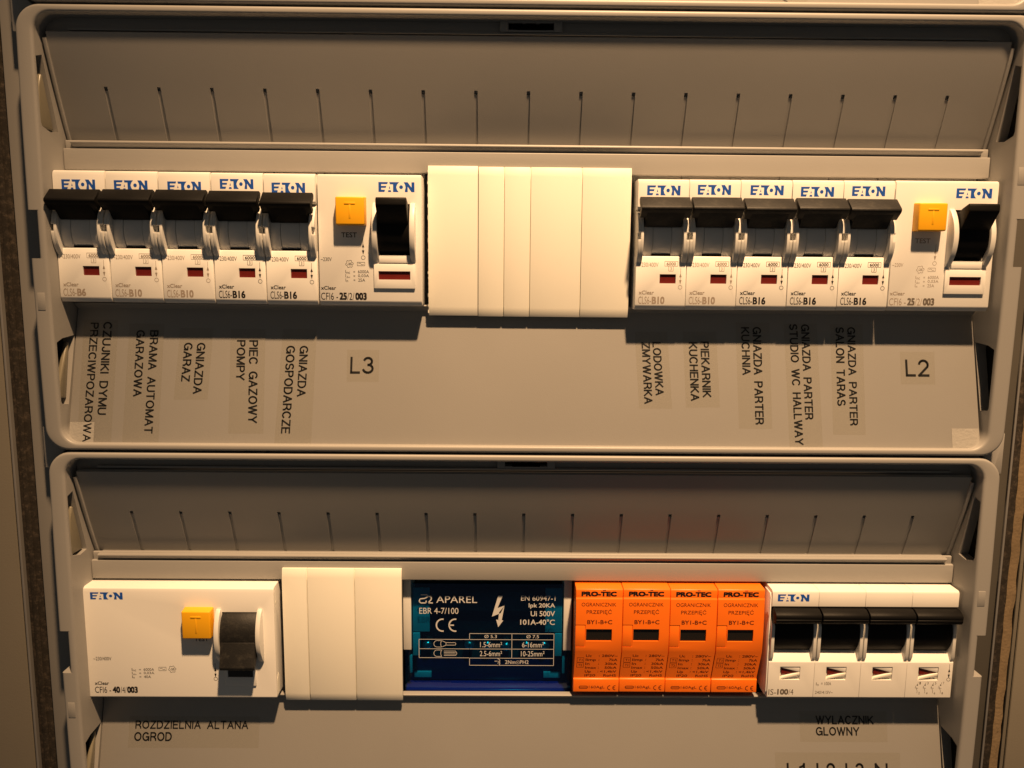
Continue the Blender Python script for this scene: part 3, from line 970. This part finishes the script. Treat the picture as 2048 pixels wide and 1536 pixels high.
    # the whole block sits a few millimetres behind the ledge
    k = 1.0205
    r.scale = (k, 1, k)
    r.location = W(154.1 * (1 - k), -6.0, -33.3 * (1 - k))
fuse_block()

# ------------------------------------------------------------------ orange surge arresters
PTP = [(-1.0, -.3), (-.3, -.5), (0, -1.1), (-.25, -3.7), (.25, -4.3), (.6, -12), (.75, -18), (.35, -25), (-5.2, -37.6), (-5.2, -38.0), (-4.7, -38.35), (-4.7, -43.4)]
def pt_d(x, z):
    pts = PTP
    if z >= pts[0][1]:
        return pts[0][0]
    for (d0, z0), (d1, z1) in zip(pts, pts[1:]):
        if z0 >= z >= z1:
            return d0 + (d1 - d0) * (z0 - z) / max(1e-6, z0 - z1)
    return pts[-1][0]
def arrester(label, at):
    r = thing('surge_arrester', label, 'surge arrester', 'orange surge arresters', at)
    Wd = 17.4
    m = MB(); m.prism_x([(-20, -.2)] + PTP + [(-5.2, -43.7), (-20, -43.7)], 0, Wd); m.bevel(.18, 2, 32)
    c = MB(); c.box(3.95, 13.6, -.3, 2, -20.7, -15.9); c.box(-.5, 3.7, .36, 2, -23.0, -14.2)
    m.cut(c)
    m.box(.05, Wd - .05, -34, -10.5, -54, 9)
    m.build('housing', M['orange'], r)
    m = MB(); m.box(.1, 3.5, .2, .52, -22.8, -14.5); m.build('side_tab', M['orange'], r, bevel=.12)
    m = MB(); m.box(3.96, 13.59, -.3, -.1, -20.69, -15.91)
    m.build('indicator_window', M['winblk'], r)
    p = Print(pt_d, .04)
    p.text('PRO-TEC', 2.0, 15.1, -3.3, -1.3, .03); p.rect(9.9, 11.1, -1.0, -.7)
    p.build('printed_name', M['ink'], r)
    p = Print(pt_d, .05)
    p.text('OGRANICZNIK', 2.1, 15.0, -7.0, -5.6); p.text('PRZEPIĘĆ', 4.0, 13.4, -10.3, -8.0); p.text('BY1-B+C', 4.3, 13.6, -13.9, -12.3, .008)
    x0 = 4.2
    for k, (a, b) in enumerate((('Uc', '280V~'), ('Iimp', '7kA'), ('In', '30kA'), ('Imax', '50kA'), ('Up', '<1,4kV'), ('IP20', 'RoHS'))):
        z = -27.6 - k * 1.95
        wa = {'Uc': 2.2, 'Iimp': 3.9, 'In': 1.6, 'Imax': 4.2, 'Up': 2.3, 'IP20': 4.1}[a]
        wb = {'280V~': 6.0, '7kA': 3.2, '30kA': 4.6, '50kA': 4.6, '<1,4kV': 6.2, 'RoHS': 4.8}[b]
        desc = .35 if ('p' in a) else 0
        p.text(a, x0, x0 + wa, z - desc, z + 1.25, .010)
        if k < 5:
            p.rect(9.1, 9.35, z + .1, z + .35); p.rect(9.1, 9.35, z + .75, z + 1.0)
        p.text(b, 16.2 - wb, 16.2, z - (.15 if ',' in b else 0), z + 1.25, .010)
    for k in (0, 1):
        z1 = -27.9 - k * 2.55
        p.frame(1.0, 3.5, z1 - 2.3, z1, .16); p.text('T%d' % (k + 1), 1.55, 3.0, z1 - 1.75, z1 - .6, .005)
    p.ring(2.7, -41.55, .5, .2, 8, 90, 270); p.ring(5.0, -41.55, .5, .2, 8, -90, 90); p.line(2.7, -41.05, 5.0, -41.05, .2); p.line(2.7, -42.05, 5.0, -42.05, .2); p.line(2.2, -41.55, 5.5, -41.55, .15)
    p.text('160AgL', 6.0, 12.0, -42.3, -40.9, .0)
    p.ring(14.0, -41.7, .85, .26, 10, 80, 280); p.ring(16.0, -41.7, .85, .26, 10, 80, 280); p.line(15.2, -41.7, 15.9, -41.7, .24)
    p.build('printed_marking', M['brownink'], r)
    return r
pa = arrester('orange surge arrester next to the blue distribution block', (181.15, 6.5, -150.55))
for i, lab in ((1, 'orange surge arrester second from the blue block, between two orange ones'), (2, 'orange surge arrester third from the blue block, second from the main switch'), (3, 'orange surge arrester touching the white four pole main switch')):
    copy_tree(pa, (181.15 + i * 17.62, 6.5 + (0, -.1, .1)[i - 1], -150.55 + (.08, -.05, .06)[i - 1]), lab)

# ------------------------------------------------------------------ main switch
def main_switch(at):
    r = thing('main_switch', 'white four pole main switch with black toggles, right end of lower row', 'main switch', None, at)
    Wd = 17.36
    for k in range(4):
        x = k * 17.42
        m = MB()
        m.prism_x([(-22, 0), (-1.2, 0), (-.35, -.35), (0, -1.1), (0, -6.2), (-1.0, -6.8), (-8, -7.0), (-8, -24.6), (-3.4, -24.6), (-2.9, -25.0), (0, -28.3), (0, -42.3), (-.5, -42.7), (-22, -42.7)], x, x + Wd)
        m.bevel(.12, 2, 30)
        c = MB(); c.box(x + 4.4, x + 12.0, -1.6, 1, -35.4, -30.1)
        m.cut(c)
        b = m.build('pole_body', M['white'], r)
        # flag window: red wedge above a pale ramp
        m = MB(); m.prism_d([(x + 5.2, -30.8), (x + 11.8, -32.6), (x + 5.2, -33.6)], -1.58, -.9); m.build('flag_window', M['red'], b)
        m = MB(); m.prism_d([(x + 4.5, -35.3), (x + 5.4, -34.2), (x + 11.9, -32.5), (x + 11.9, -33.6)], -1.58, -.1); m.build('flag_ramp', M['blank'], b, bevel=.12)
        m = MB(); m.prism_d([(x + 4.5, -30.15), (x + 4.9, -30.6), (x + 11.9, -32.4), (x + 11.9, -30.15)], -1.0, -.25); m.build('flag_ramp', M['white'], b, bevel=.08)
        for a, e in ((.15, 1.35), (Wd - 1.35, Wd - .15)):
            g = MB(); g.prism_x([(-8, -8.5), (-2.5, -9.0), (.6, -13.2), (1.0, -14.0), (1.0, -25.6), (-.6, -28.5), (-8, -30)], x + a, x + e)
            g.build('toggle_guard', M['ear'], b, bevel=.15)
    for k in range(4):
        x = k * 17.42
        m = MB(); m.cyl_x(-8.2, -17.2, 9.0, x + 1.6, x + Wd - 1.6, 40)
        dr = m.build('toggle_drum', M['black'], r, bevel=.1)
        m = MB(); m.prism_x([(-4, -6.9), (1.6, -6.6), (4.6, -7.6), (5.2, -8.4), (5.25, -9.2), (4.9, -9.25), (4.9, -9.6), (5.2, -9.7), (5.1, -10.4), (4.3, -11.4), (1.0, -12.6), (-4, -13)], x + .35, x + Wd - .2)
        m.bevel(.25, 2, 45)
        m.build('toggle', M['black'], r)
    # clear smoked side sheet at the left
    m = MB(); m.prism_x([(-9, -1.5), (-1.8, -1.5), (-.8, -3), (-.8, -40.5), (-2.2, -42.4), (-9, -42.4)], -.5, -.05)
    m.build('side_sheet', M['drum'], r, bevel=.1)
    logo(r, 2.0, 13.7, -4.2, -1.35 - .1)
    p = Print()
    arrows(p, 68.3, -28.9, -35.0)
    p.build('printed_marking', M['ink'], r)
    p = Print()
    p.text('IS-', .5, 3.4, -41.5, -39.2, -.012); p.text('/4', 8.1, 9.9, -41.4, -39.1, -.012)
    p.build('printed_marking', M['halffaded'], r)
    p = Print()
    p.text('100', 3.8, 8.0, -41.4, -39.1, .022)
    p.text('I', 18.3, 18.5, -37.6, -36.4, .006); p.text('n', 18.8, 19.3, -37.8, -37.1); p.text('= 100A', 20.2, 24.0, -37.5, -36.2)
    p.text('240/415V~', 18.1, 24.9, -41.0, -39.8)
    for k in range(4):
        x = 57.0 + k * 2.95
        p.line(x, -36.2, x - .3, -37.2, .13); p.disc(x - .3, -37.3, .28); p.text(str(2 * k + 1), x + .45, x + .95, -37.0, -36.0)
        p.line(x - 1.0, -37.6, x - .2, -39.6, .13); p.line(x - .2, -39.6, x - .2, -40.6, .13); p.line(x - 1.2, -38.4, x + .1, -38.6, .11)
        p.text(str(2 * k + 2), x + .3, x + .85, -41.0, -40.1)
    p.build('printed_marking', M['halffaded'], r)
main_switch((254.0, 7.5, -150.8))

# ------------------------------------------------------------------ label tapes on the sloping plates
CS = 1 / 1.0293
def tape(label, row, corners, texts, ink='tapeink', cat='label tape', name='label_tape'):
    """corners: top-left, top-right, bottom-right, bottom-left as (x, s); s = distance down the plate from its bend"""
    zo = -150.0 * row
    x0, s0 = corners[0]
    def zz(s): return -52 - s * CS
    r = thing(name, label, cat, 'clear printed tapes on the cover plates', (x0, plate_d(zz(s0)), zo + zz(s0)))
    def loc(x, s, lift=0.0):
        z = zz(s)
        return (x - x0, plate_d(z) - plate_d(zz(s0)) + lift, z - zz(s0))
    m = MB()
    a = [m.bm.verts.new(V(*loc(x, s, .05))) for x, s in corners]
    b = [m.bm.verts.new(V(*loc(x, s, .11))) for x, s in corners]
    m._skin(a, b)
    m.build('tape_film', M['sticker'] if name == 'clear_sticker' else M['tape'], r, smooth=0)
    if texts:
        zref = zz(s0)
        p = Print(lambda x, z: PK * (-z) , .14)
        for (t, xa, xb, sa, sb, rot, sh) in texts:
            p.label(t, xa - x0, xb - x0, zz(sb) - zref, zz(sa) - zref, rot, sh, .13 if xb - xa > 4 and sb - sa > 4 and not rot else .16)
        p.build('lettering', M[ink], r)
    return r
T = True
tape('clear tape reading CZUJNIKI DYMU PRZECIWPOZAROWA at far left of the upper plate', 0, [(2.7, .6), (15.0, .6), (15.2, 45.0), (3.2, 45.0)],
     [('CZUJNIKI  DYMU', 9.7, 12.8, 1.4, 34.8, T, 0), ('PRZECIWPOZAROWA', 5.1, 8.0, 1.7, 44.4, T, 0)])
tape('clear tape reading BRAMA AUTOMAT GARAZOWA, second from the left', 0, [(19.0, 1.9), (31.5, 1.9), (31.9, 45.0), (19.1, 45.0)],
     [('BRAMA  AUTOMAT', 26.6, 29.6, 4.3, 41.3, T, 0), ('GARAZOWA', 21.7, 24.7, 4.3, 28.2, T, .2)])
tape('clear tape reading GNIAZDA GARAZ, short, third from the left', 0, [(37.3, 3.4), (49.2, 3.4), (48.4, 29.2), (36.4, 29.3)],
     [('GNIAZDA', 43.6, 46.7, 8.7, 27.1, T, -.6), ('GARAZ', 39.0, 42.1, 8.7, 22.7, T, -.4)])
tape('clear tape reading PIEC GAZOWY POMPY under the first crisp B16 breaker', 0, [(55.4, 3.6), (67.9, 3.6), (68.7, 41.2), (56.3, 41.2)],
     [('PIEC  GAZOWY', 62.2, 65.4, 7.6, 37.4, T, .9), ('POMPY', 57.8, 60.9, 7.6, 22.1, T, .3)])
tape('clear tape reading GNIAZDA GOSPODARCZE left of the L3 tape', 0, [(74.1, 3.5), (86.3, 3.5), (85.7, 44.9), (72.7, 45.0)],
     [('GNIAZDA', 80.4, 83.5, 9.5, 27.8, T, -.4), ('GOSPODARCZE', 75.6, 78.8, 9.5, 41.0, T, -.7)])
tape('small square clear tape with large L3', 0, [(97.4, 10.8), (108.9, 10.8), (109.0, 22.4), (97.6, 22.4)],
     [('L3', 98.7, 107.1, 13.3, 19.4, False, 0)])
tape('clear tape reading LODOWKA ZMYWARKA under the breaker beside the blanking plate', 0, [(200.9, 3.4), (212.7, 3.4), (214.0, 31.2), (202.1, 31.2)],
     [('LODOWKA', 207.2, 210.2, 7.1, 26.4, T, .9), ('ZMYWARKA', 203.3, 206.3, 7.3, 29.5, T, .7)])
tape('clear tape reading PIEKARNIK KUCHENKA', 0, [(218.3, 3.2), (230.4, 3.2), (231.1, 30.6), (218.9, 30.8)],
     [('PIEKARNIK', 224.5, 227.6, 6.8, 27.0, T, .5), ('KUCHENKA', 220.3, 223.4, 7.0, 28.3, T, .4)])
tape('clear tape reading GNIAZDA PARTER KUCHNIA', 0, [(237.5, -.3), (249.8, -.3), (249.6, 38.2), (237.7, 38.2)],
     [('GNIAZDA  PARTER', 243.6, 246.7, 1.3, 36.6, T, 0), ('KUCHNIA', 239.4, 242.4, 1.4, 18.8, T, .1)])
tape('long clear tape reading GNIAZDA PARTER STUDIO WC HALLWAY', 0, [(255.0, 0), (267.0, 0), (267.5, 44.9), (255.6, 44.9)],
     [('GNIAZDA  PARTER', 261.2, 264.2, .2, 34.7, T, .3), ('STUDIO  WC  HALLWAY', 256.9, 259.9, .1, 43.8, T, .7)])
tape('clear tape reading GNIAZDA PARTER SALON TARAS', 0, [(271.9, 0), (283.7, 0), (283.0, 40.1), (271.3, 40.1)],
     [('GNIAZDA  PARTER', 278.0, 280.9, 1.1, 36.7, T, -.5), ('SALON  TARAS', 273.7, 276.8, 1.1, 29.7, T, -.5)])
tape('small square clear tape with large L2', 0, [(296.8, 9.9), (309.3, 9.9), (309.0, 21.8), (296.5, 21.8)],
     [('L2', 298.5, 307.1, 12.7, 18.9, False, 0)])
tape('faint clear tape reading ROZDZIELNIA ALTANA OGROD on the lower plate', 1, [(10.5, 4.0), (60.5, 4.0), (60.5, 15.6), (10.5, 15.6)],
     [('ROZDZIELNIA  ALTANA', 12.9, 56.2, 5.6, 8.6, False, 0), ('OGROD', 12.7, 27.1, 9.8, 13.1, False, 0)])
tape('faint clear tape reading WYLACZNIK GLOWNY under the main switch', 1, [(269.5, 1.2), (303.5, 1.2), (303.5, 12.6), (269.5, 12.6)],
     [('WYLACZNIK', 275.8, 298.3, 2.8, 6.0, False, 0), ('GLOWNY', 275.7, 292.6, 7.0, 10.2, False, 0)])
tape('clear tape reading L1L2L3N cut by the bottom edge of the photo', 1, [(259.5, 16.5), (308.0, 16.5), (308.0, 29.5), (259.5, 29.5)],
     [('L1', 263.9, 271.0, 20.3, 26.4, False, 0), ('L2', 275.4, 282.7, 20.3, 26.4, False, 0), ('L3', 286.6, 293.9, 20.3, 26.4, False, 0), ('N', 298.0, 303.0, 20.3, 26.4, False, 0)])
tape('clear tape whose last letter Y shows at the photo top', -1, [(240.5, 30), (252.8, 30), (252.9, 45.0), (240.6, 45.0)],
     [('WAY', 243.3, 246.3, 35.2, 44.2, T, 0)])
tape('blank frosted sticker at the bottom right corner of the upper plate', 0, [(313.9, 37.6), (323.6, 37.6), (323.6, 45.0), (313.8, 45.0)], [], cat='sticker', name='clear_sticker')
tape('blank frosted sticker at the bottom left corner of the upper plate', 0, [(.3, 37.5), (8.9, 37.5), (9.0, 45.0), (.3, 45.0)], [], cat='sticker', name='clear_sticker')
tape('blank frosted sticker on the topmost cover at top right', -1, [(309.5, 37.6), (322.6, 37.6), (322.6, 45.0), (309.5, 45.0)], [], cat='sticker', name='clear_sticker')
